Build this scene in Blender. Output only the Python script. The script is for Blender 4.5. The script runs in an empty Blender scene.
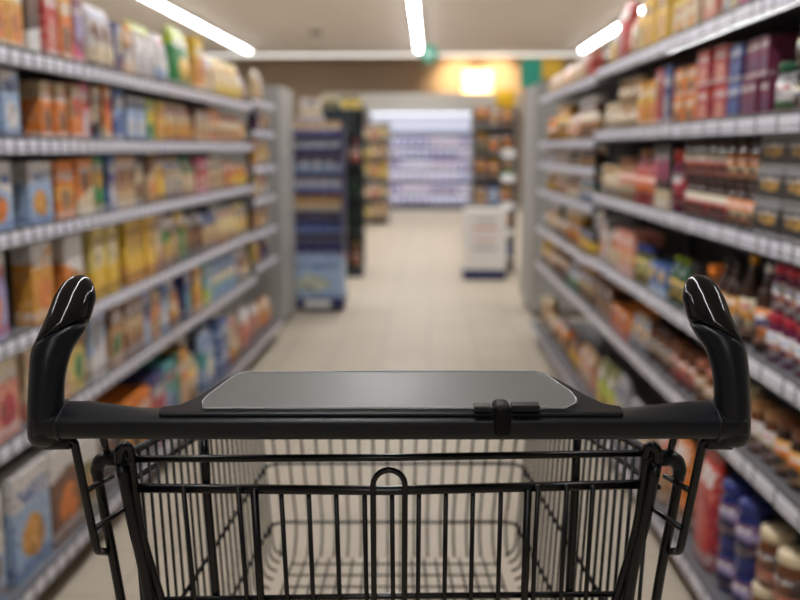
import bpy, math, random
from mathutils import Vector, Matrix
random.seed(7)
sc = bpy.context.scene
C = sc.collection
PI = math.pi
# ---------------------------------------------------------------- camera frame
F = 900.0
CZ = 1.28
TH = math.atan(152 / F)
YAW = math.atan(30 * math.cos(TH) / F)
ct, st = math.cos(TH), math.sin(TH)

def at(u, v, Y):
    """point of the trolley frame (x right, y ahead, z up) seen at a pixel, Y metres ahead"""
    a, b = (u - 400) / F, (300 - v) / F
    t = Y / (ct + b * st)
    return Vector((a * t, Y, CZ + (-st + b * ct) * t))

# ---------------------------------------------------------------- materials
MATS = {}
def mat(name, col, rough=0.5, metal=0.0, emit=None, es=0.0, spec=0.5, trans=0.0, coat=0.0, bump=None):
    if name in MATS: return MATS[name]
    m = bpy.data.materials.new(name); m.use_nodes = True
    nt = m.node_tree; b = nt.nodes['Principled BSDF']
    b.inputs['Base Color'].default_value = (*col, 1)
    b.inputs['Roughness'].default_value = rough
    b.inputs['Metallic'].default_value = metal
    b.inputs['Specular IOR Level'].default_value = spec
    b.inputs['Transmission Weight'].default_value = trans
    b.inputs['Coat Weight'].default_value = coat
    if emit:
        b.inputs['Emission Color'].default_value = (*emit, 1)
        b.inputs['Emission Strength'].default_value = es
    if bump:
        sc_, st_ = bump
        n = nt.nodes.new('ShaderNodeTexNoise'); n.inputs['Scale'].default_value = sc_
        tc = nt.nodes.new('ShaderNodeTexCoord'); nt.links.new(tc.outputs['Object'], n.inputs['Vector'])
        bp = nt.nodes.new('ShaderNodeBump'); bp.inputs['Strength'].default_value = st_
        bp.inputs['Distance'].default_value = 0.002
        nt.links.new(n.outputs['Fac'], bp.inputs['Height']); nt.links.new(bp.outputs['Normal'], b.inputs['Normal'])
    MATS[name] = m
    return m

def lin(r, g, b):
    return tuple(((c / 255) / 12.92 if c <= 10 else (((c / 255) + 0.055) / 1.055) ** 2.4) for c in (r, g, b))

class NT:
    def __init__(s, nt): s.nt = nt
    def n(s, t, **kw):
        nd = s.nt.nodes.new(t)
        for k, v in kw.items():
            setattr(nd, k, v)
        return nd
    def m(s, op, a, b=None, c=None):
        nd = s.nt.nodes.new('ShaderNodeMath'); nd.operation = op
        for i, v in enumerate((a, b, c)):
            if v is None: continue
            if isinstance(v, (int, float)): nd.inputs[i].default_value = v
            else: s.nt.links.new(v, nd.inputs[i])
        return nd.outputs[0]
    def mix(s, f, a, b):
        nd = s.nt.nodes.new('ShaderNodeMix'); nd.data_type = 'RGBA'
        for sock, v in ((nd.inputs[0], f), (nd.inputs[6], a), (nd.inputs[7], b)):
            if isinstance(v, (int, float)): sock.default_value = v
            elif isinstance(v, tuple): sock.default_value = (*v, 1)
            else: s.nt.links.new(v, sock)
        return nd.outputs[2]

def print_mat(key, base, acc, pic, txt, rough=0.45, style=0):
    """printed packaging: colour fields, a picture blob and rows of unreadable lettering"""
    if key in MATS: return MATS[key]
    rnd = random.Random(key)
    base, acc, pic = (tuple(c*(.97 if sum(q) > .5 else .9) for c in q) for q in (base, acc, pic))
    m = bpy.data.materials.new(key); m.use_nodes = True
    T = NT(m.node_tree); L = m.node_tree.links
    b = m.node_tree.nodes['Principled BSDF']; b.inputs['Roughness'].default_value = rough
    tc = T.n('ShaderNodeTexCoord'); sp = T.n('ShaderNodeSeparateXYZ'); L.new(tc.outputs['Generated'], sp.inputs[0])
    x, z = sp.outputs[0], sp.outputs[2]
    nz = T.n('ShaderNodeTexNoise'); nz.inputs['Scale'].default_value = rnd.uniform(3, 5); nz.inputs['Detail'].default_value = 2
    mp = T.n('ShaderNodeMapping'); mp.inputs['Location'].default_value = (rnd.random() * 9, rnd.random() * 9, rnd.random() * 9)
    L.new(tc.outputs['Generated'], mp.inputs[0]); L.new(mp.outputs[0], nz.inputs['Vector'])
    n = nz.outputs['Fac']
    col = base
    # accent field: top band, bottom band or a slanted one
    zz = T.m('ADD', z, T.m('MULTIPLY', x, rnd.uniform(-0.25, 0.25)))
    if style == 0: f = T.m('GREATER_THAN', zz, rnd.uniform(0.62, 0.75))
    elif style == 1: f = T.m('LESS_THAN', zz, rnd.uniform(0.25, 0.42))
    else: f = T.m('COMPARE', zz, rnd.uniform(0.45, 0.6), 0.13)
    col = T.mix(f, base, acc)
    cx, cz = rnd.uniform(0.4, 0.6), (0.34 if style != 1 else 0.62)
    dx = T.m('DIVIDE', T.m('SUBTRACT', x, cx), 0.36); dz = T.m('DIVIDE', T.m('SUBTRACT', z, cz), 0.22)
    r = T.m('ADD', T.m('MULTIPLY', dx, dx), T.m('MULTIPLY', dz, dz))
    f2 = T.m('LESS_THAN', T.m('ADD', r, T.m('MULTIPLY', n, 1.2)), 1.45)
    dk = tuple(c * 0.45 for c in pic)
    pc = T.mix(T.m('GREATER_THAN', n, 0.55), pic, dk)
    col = T.mix(f2, col, pc)
    # lettering rows
    tz = rnd.uniform(0.74, 0.8) if style != 1 else rnd.uniform(0.82, 0.88)
    n2 = T.n('ShaderNodeTexNoise'); n2.inputs['Scale'].default_value = 1.0; n2.inputs['Detail'].default_value = 0
    mp2 = T.n('ShaderNodeMapping'); mp2.inputs['Scale'].default_value = (16, 3, 5); mp2.inputs['Location'].default_value = (rnd.random() * 9, 0, 0)
    L.new(tc.outputs['Generated'], mp2.inputs[0]); L.new(mp2.outputs[0], n2.inputs['Vector'])
    f3 = T.m('MULTIPLY', T.m('COMPARE', z, tz, 0.075), T.m('GREATER_THAN', n2.outputs['Fac'], 0.47))
    f3 = T.m('MULTIPLY', f3, T.m('COMPARE', x, 0.5, 0.42))
    col = T.mix(f3, col, txt)
    n3 = T.n('ShaderNodeTexNoise'); n3.inputs['Scale'].default_value = 1.0
    mp3 = T.n('ShaderNodeMapping'); mp3.inputs['Scale'].default_value = (26, 4, 40)
    L.new(tc.outputs['Generated'], mp3.inputs[0]); L.new(mp3.outputs[0], n3.inputs['Vector'])
    f4 = T.m('MULTIPLY', T.m('COMPARE', z, 0.1, 0.05), T.m('GREATER_THAN', n3.outputs['Fac'], 0.5))
    col = T.mix(f4, col, txt)
    # small print details scattered over the pack
    n4 = T.n('ShaderNodeTexNoise'); n4.inputs['Scale'].default_value = 1.0; n4.inputs['Detail'].default_value = 2
    mp4 = T.n('ShaderNodeMapping'); mp4.inputs['Scale'].default_value = (9, 3, 14); mp4.inputs['Location'].default_value = (rnd.random()*9, 1, 3)
    L.new(tc.outputs['Generated'], mp4.inputs[0]); L.new(mp4.outputs[0], n4.inputs['Vector'])
    dk_ = sum(base) < .5
    col = T.mix(T.m('MULTIPLY', T.m('GREATER_THAN', n4.outputs['Fac'], 0.57), .08 if dk_ else .26), col, lin(232, 224, 208))
    col = T.mix(T.m('MULTIPLY', T.m('LESS_THAN', n4.outputs['Fac'], 0.40), 0.55), col, lin(96, 66, 52))
    L.new(T.mix(0.03, col, lin(150, 145, 138)), b.inputs['Base Color'])
    MATS[key] = m
    return m

PL = mat('black_plastic', (0.0045, 0.0058, 0.0085), 0.31, spec=0.27, bump=(900, 0.06))
GLOSS = mat('gloss_black', (0.002, 0.002, 0.003), 0.09, spec=0.35)
WIRE = mat('black_coated_wire', (0.003, 0.003, 0.004), 0.27, spec=0.36)
STEEL = mat('zinc_steel', (0.55, 0.55, 0.56), 0.3, metal=1)
RUB = mat('grey_rubber', (0.12, 0.12, 0.12), 0.6)
SHELF = mat('shelf_grey', (0.16, 0.16, 0.17), 0.45)
BACK = mat('shelf_back', (0.045, 0.042, 0.042), 0.6)
RAIL = mat('rail_plastic', (0.13, 0.135, 0.17), 0.22, coat=0.4)
KICK = mat('kick_grey', (0.16, 0.155, 0.15), 0.5)
PANEL = mat('gable_grey', (0.33, 0.325, 0.31), 0.5)

# ---------------------------------------------------------------- geometry helpers
class MB:
    def __init__(s): s.v, s.f, s.sm = [], [], []
    def add(s, vs, fs, smooth=False):
        o = len(s.v); s.v += [tuple(p) for p in vs]
        for f in fs: s.f.append([i + o for i in f]); s.sm.append(smooth)
    def box(s, x0, x1, y0, y1, z0, z1):
        x0, x1 = sorted((x0, x1)); y0, y1 = sorted((y0, y1)); z0, z1 = sorted((z0, z1))
        s.add([(x0,y0,z0),(x1,y0,z0),(x1,y1,z0),(x0,y1,z0),(x0,y0,z1),(x1,y0,z1),(x1,y1,z1),(x0,y1,z1)],
              [(0,3,2,1),(4,5,6,7),(0,1,5,4),(1,2,6,5),(2,3,7,6),(3,0,4,7)])
        return s
    def loft(s, rings, cap=True, smooth=True):
        n = len(rings[0]); vs = [p for r in rings for p in r]; fs = []
        for i in range(len(rings) - 1):
            for k in range(n):
                fs.append((i*n+k, i*n+(k+1) % n, (i+1)*n+(k+1) % n, (i+1)*n+k))
        if cap:
            fs.append(tuple(reversed(range(n)))); fs.append(tuple((len(rings)-1)*n + k for k in range(n)))
        s.add(vs, fs, smooth); return s
    def tube(s, pts, r, n=8, closed=False):
        pts = [Vector(p) for p in pts]; N = len(pts)
        rr = r if isinstance(r, (list, tuple)) else [r] * N
        rings = []; ref = None
        for i, p in enumerate(pts):
            if closed: t = (pts[(i+1) % N] - pts[i-1])
            else: t = pts[min(i+1, N-1)] - pts[max(i-1, 0)]
            t.normalize()
            if ref is None:
                ref = t.orthogonal().normalized()
            ref = (ref - t * ref.dot(t))
            ref = ref.normalized() if ref.length > 1e-6 else t.orthogonal().normalized()
            b = t.cross(ref)
            rings.append([p + (ref * math.cos(2*PI*k/n) + b * math.sin(2*PI*k/n)) * rr[i] for k in range(n)])
        if closed: rings.append(rings[0])
        return s.loft(rings, cap=not closed)
    def lathe(s, prof, n=16, c=(0, 0, 0)):
        rings = [[(c[0]+r*math.cos(2*PI*k/n), c[1]+r*math.sin(2*PI*k/n), c[2]+z) for k in range(n)] for r, z in prof]
        return s.loft(rings)
    def mesh(s, name, m, bevel=0):
        me = bpy.data.meshes.new(name); me.from_pydata(s.v, [], s.f); me.materials.append(m)
        for p, q in zip(me.polygons, s.sm): p.use_smooth = q
        me.update()
        return me
    def build(s, name, m, parent=None, bevel=0, seg=2, loc=None, rot=None):
        o = bpy.data.objects.new(name, s.mesh(name, m)); C.objects.link(o)
        if parent: o.parent = parent
        if loc: o.location = loc
        if rot: o.rotation_euler = rot
        if bevel:
            md = o.modifiers.new('bevel', 'BEVEL'); md.width = bevel; md.segments = seg; md.limit_method = 'ANGLE'; md.angle_limit = 0.7
        return o

def smooth_path(pts, k=6):
    """Catmull-Rom through the points"""
    P = [Vector(p) for p in pts]; P = [P[0]*2-P[1]] + P + [P[-1]*2-P[-2]]; out = []
    for i in range(1, len(P)-2):
        for j in range(k):
            t = j/k; a, b, c, d = P[i-1:i+3]
            out.append(0.5*((2*b)+(c-a)*t+(2*a-5*b+4*c-d)*t*t+(3*b-a-3*c+d)*t**3))
    out.append(P[-2]); return out

def fillet(pts, r=0.02, k=5):
    P = [Vector(p) for p in pts]; out = [P[0]]
    for i in range(1, len(P)-1):
        a, b, c = P[i-1], P[i], P[i+1]
        d1, d2 = (a-b), (c-b); q = min(r, d1.length*.45, d2.length*.45)
        p0, p1 = b+d1.normalized()*q, b+d2.normalized()*q
        for j in range(k+1):
            t = j/k; out.append((1-t)**2*p0+2*t*(1-t)*b+t*t*p1)
    out.append(P[-1]); return out

def tag(o, label=None, cat=None, group=None, kind=None):
    if label: o['label'] = label
    if cat: o['category'] = cat
    if group: o['group'] = group
    if kind: o['kind'] = kind
    return o
def empty(name, loc, rz=0):
    o = bpy.data.objects.new(name, None); o.empty_display_size = .1; C.objects.link(o)
    o.location = loc; o.rotation_euler = (0, 0, rz); return o
def copy_tree(o, parent=None):
    c = o.copy(); C.objects.link(c)
    if parent: c.parent = parent
    for ch in list(KIDS.get(o.name, [])):
        copy_tree(ch, c)
    return c
KIDS = {}

# ================================================================ SETTING
def floor_mat():
    m = bpy.data.materials.new('floor_tile'); m.use_nodes = True
    T = NT(m.node_tree); L = m.node_tree.links; b = m.node_tree.nodes['Principled BSDF']
    tc = T.n('ShaderNodeTexCoord'); br = T.n('ShaderNodeTexBrick'); br.offset = 0
    br.inputs['Scale'].default_value = 1; br.inputs['Brick Width'].default_value = .3; br.inputs['Row Height'].default_value = .3
    br.inputs['Mortar Size'].default_value = .004
    br.inputs['Color1'].default_value = (*lin(197, 186, 168), 1); br.inputs['Color2'].default_value = (*lin(189, 178, 160), 1)
    br.inputs['Mortar'].default_value = (*lin(160, 148, 132), 1)
    L.new(tc.outputs['Object'], br.inputs['Vector'])
    nz = T.n('ShaderNodeTexNoise'); nz.inputs['Scale'].default_value = 60; L.new(tc.outputs['Object'], nz.inputs['Vector'])
    c = T.mix(T.m('MULTIPLY', nz.outputs['Fac'], .25), br.outputs['Color'], lin(175, 160, 138))
    L.new(c, b.inputs['Base Color']); b.inputs['Roughness'].default_value = .5; b.inputs['Specular IOR Level'].default_value = .4
    return m
def plaster(name, col, sc_=3):
    m = bpy.data.materials.new(name); m.use_nodes = True
    T = NT(m.node_tree); L = m.node_tree.links; b = m.node_tree.nodes['Principled BSDF']
    tc = T.n('ShaderNodeTexCoord'); nz = T.n('ShaderNodeTexNoise'); nz.inputs['Scale'].default_value = sc_
    L.new(tc.outputs['Object'], nz.inputs['Vector'])
    L.new(T.mix(nz.outputs['Fac'], tuple(c*.95 for c in col), tuple(c*1.05 for c in col)), b.inputs['Base Color'])
    b.inputs['Roughness'].default_value = .75
    return m
X0, X1, Y0, Y1, ZC = -6.2, 5.6, -9.0, 21.0, 3.28
tag(MB().box(X0, X1, Y0, Y1, -.1, 0).build('floor', floor_mat()), kind='structure')
tag(MB().box(X0, X1, Y0, Y1, ZC, ZC+.1).build('ceiling', plaster('ceiling_paint', lin(226, 217, 208))), kind='structure')
wm = plaster('wall_paint', lin(150, 130, 108)); pw = plaster('pale_wall_paint', lin(205, 200, 192))
tag(MB().box(X0, X1, Y1, Y1+.1, 0, ZC).build('wall_back', wm), kind='structure')
tag(MB().box(X0, X1, Y0-.1, Y0, 0, ZC).build('wall_front', pw), kind='structure')
tag(MB().box(X0-.1, X0, Y0, Y1, 0, ZC).build('wall_left', pw), kind='structure')
tag(MB().box(X1, X1+.1, Y0, Y1, 0, ZC).build('wall_right', pw), kind='structure')
# pale bulkhead over the refrigerated wall
tag(MB().box(-2.3, 1.9, 19.4, 21.0, 2.06, 2.42).build('trim_1', plaster('bulkhead_paint', lin(190, 186, 178))), kind='structure')

LAMP = mat('lamp_diffuser', (1, 1, 1), .5, emit=(.985, .985, 1), es=40)
LAMP2 = mat('lamp_diffuser_far', (1, 1, 1), .5, emit=(1, .97, .92), es=2.0)
HOUS = mat('lamp_housing', (.7, .7, .7), .4)
def strip(x, y0, y1, label, w=.082):
    e = empty('ceiling_light', (x, (y0+y1)/2, ZC)); h = (y1-y0)/2
    MB().box(-w/2-.02, w/2+.02, -h, h, -.06, -.001).build('housing', HOUS, e)
    MB().box(-w/2, w/2, -h+.01, h-.01, -.075, -.0605).build('diffuser', LAMP, e)
    tag(e, label, 'light', 'linear ceiling lights')
strip(-3.71, 1.2, 18.8, 'long white linear ceiling light running above the left shelving')
strip(-.235, -8.5, 18.8, 'long white linear ceiling light over the middle of the aisle')
strip(3.05, 1.2, 18.8, 'long white linear ceiling light running above the right shelving')
e = empty('ceiling_light', (-.1, 19.6, ZC))
MB().box(-4.9, 4.5, -.1, .1, -.06, -.001).build('housing', HOUS, e)
MB().box(-4.85, 4.45, -.07, .07, -.075, -.0605).build('diffuser', LAMP2, e)
tag(e, 'thin crosswise ceiling light in front of the brown back wall', 'light')
o = MB().lathe([(.02, -.05), (.1, -.045), (.12, -.001)], 20).build('smoke_detector', mat('detector_grey', (.16, .15, .14), .5), loc=(-2.0, 16.2, ZC))
tag(o, 'small dark round detector on the ceiling left of the centre light', 'smoke detector')

# glowing wall sign
sg = empty('wall_sign', (1.06, 20.88, 2.74))
MB().box(-.36, .36, 0, .1, -.28, .28).build('sign_box', mat('sign_edge', (.4, .3, .15), .5), sg, bevel=.01)
MB().box(-.33, .33, -.012, -.001, -.26, .26).build('sign_face', mat('sign_glow', (1, .8, .4), .5, emit=(1, .70, .26), es=1.0), sg)
MB().box(-.22, .2, -.03, -.013, -.2, .18).build('sign_emblem', mat('sign_white', (1, 1, 1), .5, emit=(1, .9, .62), es=1.4), sg)
tag(sg, 'glowing yellow illuminated sign high on the brown back wall', 'sign')
for lx in (.62, 1.5):  # unseen lights added to spread the sign's halo over the wall
    l = bpy.data.lights.new('sign_halo_light', 'SPOT'); l.energy = 210; l.color = (1, .74, .42); l.spot_size = 1.5; l.spot_blend = 1; l.shadow_soft_size = .05
    lo = bpy.data.objects.new('added_halo_light', l); C.objects.link(lo); lo.location = (lx, 20.1, 3.2)
    lo.rotation_euler = (math.radians(62), 0, 0)
    tag(lo, 'unseen warm light added for the halo on the %s side of the wall sign' % ('left' if lx < 1 else 'right'), 'light')

# hanging round teal sign
hs = empty('hanging_sign', (-.02, 12.2, 2.50))
TEAL = mat('teal_sign', lin(40, 150, 125), .45)
MB().loft([[(.12*math.cos(a*PI/12), y, .12*math.sin(a*PI/12)) for a in range(24)] for y in (-.01, .01)], smooth=False).build('disc', TEAL, hs)
MB().loft([[(.05*math.cos(a*PI/12), y, .05*math.sin(a*PI/12)) for a in range(24)] for y in (-.013, -.0105)], smooth=False).build('emblem', mat('sign_pale', lin(190, 220, 210), .5), hs)
MB().tube([(0, 0, .12), (0, 0, .775)], .002).build('cord', WIRE, hs)
tag(hs, 'round teal sign hanging from the ceiling beside the centre light', 'sign')

# ================================================================ SHELVING
class Row:
    def __init__(s, side, vp, d):
        s.side = side            # -1 left, +1 right
        s.vp = vp; s.d = d
        s.ang = -(vp-430)/F*ct   # ccw rotation away from +Y
        s.dir = Vector((-math.sin(s.ang), math.cos(s.ang), 0))
        s.out = Vector((math.cos(s.ang), math.sin(s.ang), 0)) * side
        s.rz = s.ang + (PI/2 if side < 0 else -PI/2)   # rotation that turns a front (-y) to the aisle
    def s_of(s, px, z, d=None):
        D = (d or s.d)*F/abs(px-s.vp)
        return (D-(CZ-z)*st)/ct
    def px_of(s, a, z, d=None):
        D = a*ct+(CZ-z)*st
        return s.vp + s.side*(d or s.d)*F/D
    def p(s, a, d, z): 
        v = s.dir*a + s.out*d; return Vector((v.x, v.y, z))
LR = Row(-1, 443, 1.12)
RR = Row(1, 418, 0.80)

TAGM = bpy.data.materials.new('price_tag_print'); TAGM.use_nodes = True
_T = NT(TAGM.node_tree); _b = TAGM.node_tree.nodes['Principled BSDF']; _tc = _T.n('ShaderNodeTexCoord'); _s = _T.n('ShaderNodeSeparateXYZ')
TAGM.node_tree.links.new(_tc.outputs['Generated'], _s.inputs[0])
_n = _T.n('ShaderNodeTexNoise'); _n.inputs['Scale'].default_value = 1; _mp = _T.n('ShaderNodeMapping'); _mp.inputs['Scale'].default_value = (18, 1, 12)
TAGM.node_tree.links.new(_tc.outputs['Generated'], _mp.inputs[0]); TAGM.node_tree.links.new(_mp.outputs[0], _n.inputs[0])
_f = _T.m('MULTIPLY', _T.m('COMPARE', _s.outputs[2], .3, .12), _T.m('GREATER_THAN', _n.outputs[0], .5))
TAGM.node_tree.links.new(_T.mix(_f, lin(236, 236, 248), lin(80, 80, 92)), _b.inputs['Base Color']); _b.inputs['Roughness'].default_value = .3
tag_mesh = MB().box(-.027, .027, -.0015, 0, -.018, .018).mesh('price_tag', TAGM)
tag_wide = MB().box(-.058, .058, -.0015, 0, -.018, .018).mesh('price_tag_wide', TAGM)

def bay(row, a0, a1, zs, label, group, wide=0, depth=.47, uprights=True):
    """shelving unit in row coordinates; local x along the front, front faces -y"""
    mid = (a0+a1)/2; L = a1-a0-.0015
    p = row.p(mid, row.d, 0)
    e = empty('shelving_unit', p, row.rz)
    h = L/2
    MB().box(-h, h, depth, depth+.03, .1, 2.0 if row.side > 0 else 1.78).build('back_panel', BACK, e)
    for sx in (-h+.015, h-.015):
        MB().box(sx-.012, sx+.012, depth-.03, depth-.001, 0, 1.95 if row.side > 0 else 1.75).build('upright', SHELF, e)
    b = MB().box(-h, h, .03, depth-.032, 0, zs[-1]-.03)
    b.build('kick_base', KICK, e)
    rnd = random.Random(label)
    for i, z in enumerate(zs):
        fr = -.03 if i == len(zs)-1 else 0.004
        sh = MB().box(-h+.001, h-.001, fr+.004, depth-.032, z-.006, z+.014).build('shelf_board', SHELF, e)
        rl = MB().box(-h+.001, h-.001, fr-.006, fr+.0035, z-.024, z+.022)
        rl.add([(-h+.001, fr-.006, z+.022), (h-.001, fr-.006, z+.022), (h-.001, fr-.010, z+.027), (-h+.001, fr-.010, z+.027)], [(0, 1, 2, 3)])
        ro = rl.build('price_rail', RAIL, e)
        ws = []
        tot = 0
        while tot < L-.05:
            wq = .116 if (wide and rnd.random() < wide) else .054
            if tot+wq+.01 > L-.004: wq = .054
            ws.append(wq); tot += wq+(.010 if wide else .013)
        if tot > L: tot -= ws.pop()
        gp_ = (L-sum(ws))/len(ws); x = -h+gp_/2
        for wq in ws:
            t = bpy.data.objects.new('price_tag', tag_wide if wq > .1 else tag_mesh); C.objects.link(t); t.parent = ro
            t.location = (x+wq/2, fr-.0065, z-.001+rnd.uniform(-.001, .001)); x += wq+gp_
    tag(e, label, 'shelf', group)
    return e

LZ = [1.515, 1.285, 1.047, .769, .507, .110]
LZ2 = [1.545, 1.365, 1.153, .96, .755, .55, .110]
RZ = [1.603, 1.334, 1.059, .767, .515, .105]
RZ2 = [1.585, 1.30, 1.17, 1.0, .755, .52, .105]
# left: bays of 1.25 m
b1 = LR.s_of(251, 1.28); LE = LR.s_of(273, 1.28)
nm = ['nearest', 'second nearest', 'third nearest', 'fourth']
for i in range(3):
    bay(LR, b1-1.25*(3-i), b1-1.25*(2-i), LZ, '%s grey shelving unit of the left row, stocked with cartons and bags' % nm[i], 'left shelving units')
bay(LR, b1, LE, LZ2, 'short grey shelving unit at the far end of the left row', 'left shelving units')
r1 = RR.s_of(594, 1.3); RE = RR.s_of(539, 1.28)
for i in range(2):
    bay(RR, r1-1.25*(2-i), r1-1.25*(1-i), RZ, '%s grey shelving unit of the right row, stocked with jars' % nm[i], 'right shelving units', wide=.5)
rm = (r1+RE)/2
bay(RR, r1, rm, RZ2, 'third grey shelving unit of the right row with closer shelves', 'right shelving units')
bay(RR, rm, RE, RZ2, 'farthest grey shelving unit of the right row, beside the end panel', 'right shelving units')

def gable(row, a0, a1, d, top, label):
    e = empty('gondola_end', row.p((a0+a1)/2, d, 0), row.rz); h = (a1-a0)/2
    MB().box(-h, h, 0, .5, .06, top).build('panel', PANEL, e, bevel=.006)
    MB().box(-h+.02, h-.02, .03, .5, 0, .0599).build('plinth', KICK, e)
    MB().box(-h*.9-.02, -h*.9+.02, -.006, -.0005, .1, top-.05).build('edge_strip', mat('strip_pale', (.5, .5, .49), .4), e)
    tag(e, label, 'end cap')
gable(LR, LE+.3, 6.88, 1.13, 1.70, 'tall pale grey end panel closing the left shelving row')
gable(RR, RE+.75, 7.5, .865, 1.75, 'tall pale grey end panel closing the right shelving row')

# ================================================================ PRODUCTS
COL = {
 'white': lin(226,222,220), 'cream': lin(226,208,172), 'beige': lin(205,176,132), 'yellow': lin(240,194,40), 'pale yellow': lin(236,214,120),
 'orange': lin(232,128,28), 'amber': lin(224,156,50), 'red': lin(200,42,34), 'crimson': lin(184,34,58), 'salmon': lin(222,142,120), 'pink': lin(214,84,130),
 'purple': lin(92,38,96), 'plum': lin(122,24,78), 'navy': lin(38,50,124), 'blue': lin(62,104,176), 'pale blue': lin(160,188,222), 'teal': lin(70,160,165),
 'green': lin(30,140,70), 'lime': lin(180,204,40), 'dark green': lin(20,84,52), 'brown': lin(122,72,42), 'dark brown': lin(66,38,30), 'black': lin(24,22,24),
 'grey': lin(168,168,172), 'tan': lin(188,140,92), 'gold': lin(198,152,60), 'olive': lin(120,120,50), 'lilac': lin(176,164,208)}
NOUN = {'carton': ('cereal_carton', 'carton', 'cartons', 'box'), 'box': ('snack_box', 'snack box', 'snack boxes', 'box'),
        'bag': ('food_bag', 'bag', 'bags', 'bag'), 'jar': ('glass_jar', 'jar', 'jars', 'jar'), 'bottle': ('sauce_bottle', 'bottle', 'bottles', 'bottle'),
        'can': ('tin_can', 'can', 'cans', 'can'), 'tub': ('plastic_tub', 'tub', 'tubs', 'tub'), 'tray': ('jar_multipack', 'multipack', 'multipacks', 'pack')}

def rr_ring(w, d, z, r, k=3):
    pts = []
    r = min(r, w/2*.99, d/2*.99)
    for sx, sy, a0 in ((1, 1, 0), (-1, 1, 90), (-1, -1, 180), (1, -1, 270)):
        for j in range(k):
            a = math.radians(a0+90*j/(k-1))
            pts.append((sx*(w/2-r)+r*math.cos(a), sy*(d/2-r)+r*math.sin(a), z))
    return pts

PM = {}
def proto(kind, w, h, dep, cols, style, lidc):
    key = (kind, round(w, 3), round(h, 3), round(dep, 3), cols, style, lidc)
    if key in PM: return PM[key]
    b, a, p = cols
    tx = 'white' if b not in ('white', 'cream', 'pale yellow', 'beige', 'pale blue', 'grey', 'yellow', 'lilac') else random.choice(['navy', 'crimson', 'brown', 'blue'])
    pm = print_mat('print_%s_%s_%s_%d' % (b, a, p, style), COL[b], COL[a], COL[p], COL[tx], rough=.42 if kind != 'bag' else .3, style=style)
    parts = []
    if kind in ('carton', 'box'):
        m = MB().loft([rr_ring(w, dep, z, .0025) for z in (0, h)], smooth=False)
        m.box(-w/2+.004, w/2-.004, -.008, .008, h, h+.0012)
        parts.append(('body', m.mesh('carton_body', pm)))
        parts = [('', parts[0][1])]
    elif kind == 'bag':
        prof = [(0, .80, .94), (.04, .95, 1.0), (.3, 1.0, .98), (.6, .92, .97), (.8, .62, .97), (.92, .22, .98), (.96, .06, 1.0), (1, .05, 1.0)]
        m = MB().loft([rr_ring(w*q[2], dep*q[1], h*q[0], dep*q[1]*.42, 4) for q in prof])
        parts = [('', m.mesh('bag_body', pm))]
    elif kind in ('jar', 'tub'):
        r = w/2; hl = h*.82
        gm = mat('glass_of_' + p, tuple(c*.75 for c in COL[p]), .12, coat=.5)
        body = MB().lathe([(r*.88, 0), (r, .006), (r, hl*.84), (r*.82, hl*.97), (r*.8, hl)], 14).mesh('jar_body', gm)
        lab = MB().lathe([(r*1.012, hl*.14), (r*1.012, hl*.78)], 14).mesh('jar_label', pm)
        lid = MB().lathe([(r*.9, hl+.0006), (r*.93, hl+.003), (r*.93, h-.003), (r*.88, h)], 14).mesh('jar_lid', mat('lid_' + lidc, COL[lidc], .3))
        parts = [('', body), ('label', lab), ('lid', lid)]
    elif kind == 'bottle':
        r = w/2
        gm = mat('glass_of_' + p, tuple(c*.75 for c in COL[p]), .12, coat=.5)
        body = MB().lathe([(r*.9, 0), (r, .006), (r, h*.58), (r*.75, h*.7), (r*.36, h*.82), (r*.36, h*.9)], 14).mesh('bottle_body', gm)
        lab = MB().lathe([(r*1.012, h*.12), (r*1.012, h*.52)], 14).mesh('bottle_label', pm)
        lid = MB().lathe([(r*.42, h*.9+.0006), (r*.42, h-.002), (r*.36, h)], 12).mesh('bottle_cap', mat('lid_' + lidc, COL[lidc], .3))
        parts = [('', body), ('label', lab), ('cap', lid)]
    elif kind == 'can':
        r = w/2
        body = MB().lathe([(r*.95, 0), (r, .005), (r, h-.005), (r*.95, h)], 14).mesh('can_body', pm)
        lid = MB().lathe([(r*.93, h+.0005), (r*.93, h+.003)], 14).mesh('can_end', STEEL)
        parts = [('', body), ('lid', lid)]
    elif kind == 'tray':
        m = MB().box(-w/2, w/2, -dep/2, dep/2, 0, h*.86)
        body = m.mesh('pack_wrap', pm)
        cap = MB().box(-w/2+.003, w/2-.003, -dep/2+.003, dep/2-.003, h*.861, h).mesh('pack_top', mat('lid_' + lidc, COL[lidc], .35))
        parts = [('', body), ('cover', cap)]
    PM[key] = parts
    return parts

LABELS = {}
NUM = {2: 'two', 3: 'three', 4: 'four', 5: 'five', 6: 'six', 7: 'seven', 8: 'eight', 9: 'nine', 10: 'ten', 11: 'eleven', 12: 'twelve', 13: 'thirteen', 14: 'fourteen', 15: 'fifteen', 16: 'sixteen', 17: 'seventeen', 18: 'eighteen'}
ORD = ['nearest', 'second nearest', 'third nearest', 'fourth nearest', 'fifth nearest', 'sixth nearest', 'seventh nearest', 'eighth nearest', 'ninth nearest', 'tenth nearest', 'eleventh nearest', 'twelfth nearest', 'thirteenth nearest', 'fourteenth nearest', 'fifteenth nearest', 'sixteenth nearest', 'seventeenth nearest']
def ordinal(i, n):
    if n == 1: return 'single'
    if n == 2: return ('nearer', 'farther')[i] + ' of two'
    if i == n-1: return 'farthest of ' + NUM.get(n, 'many')
    return ORD[min(i, 16)] + ' of ' + NUM.get(n, 'many')

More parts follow.
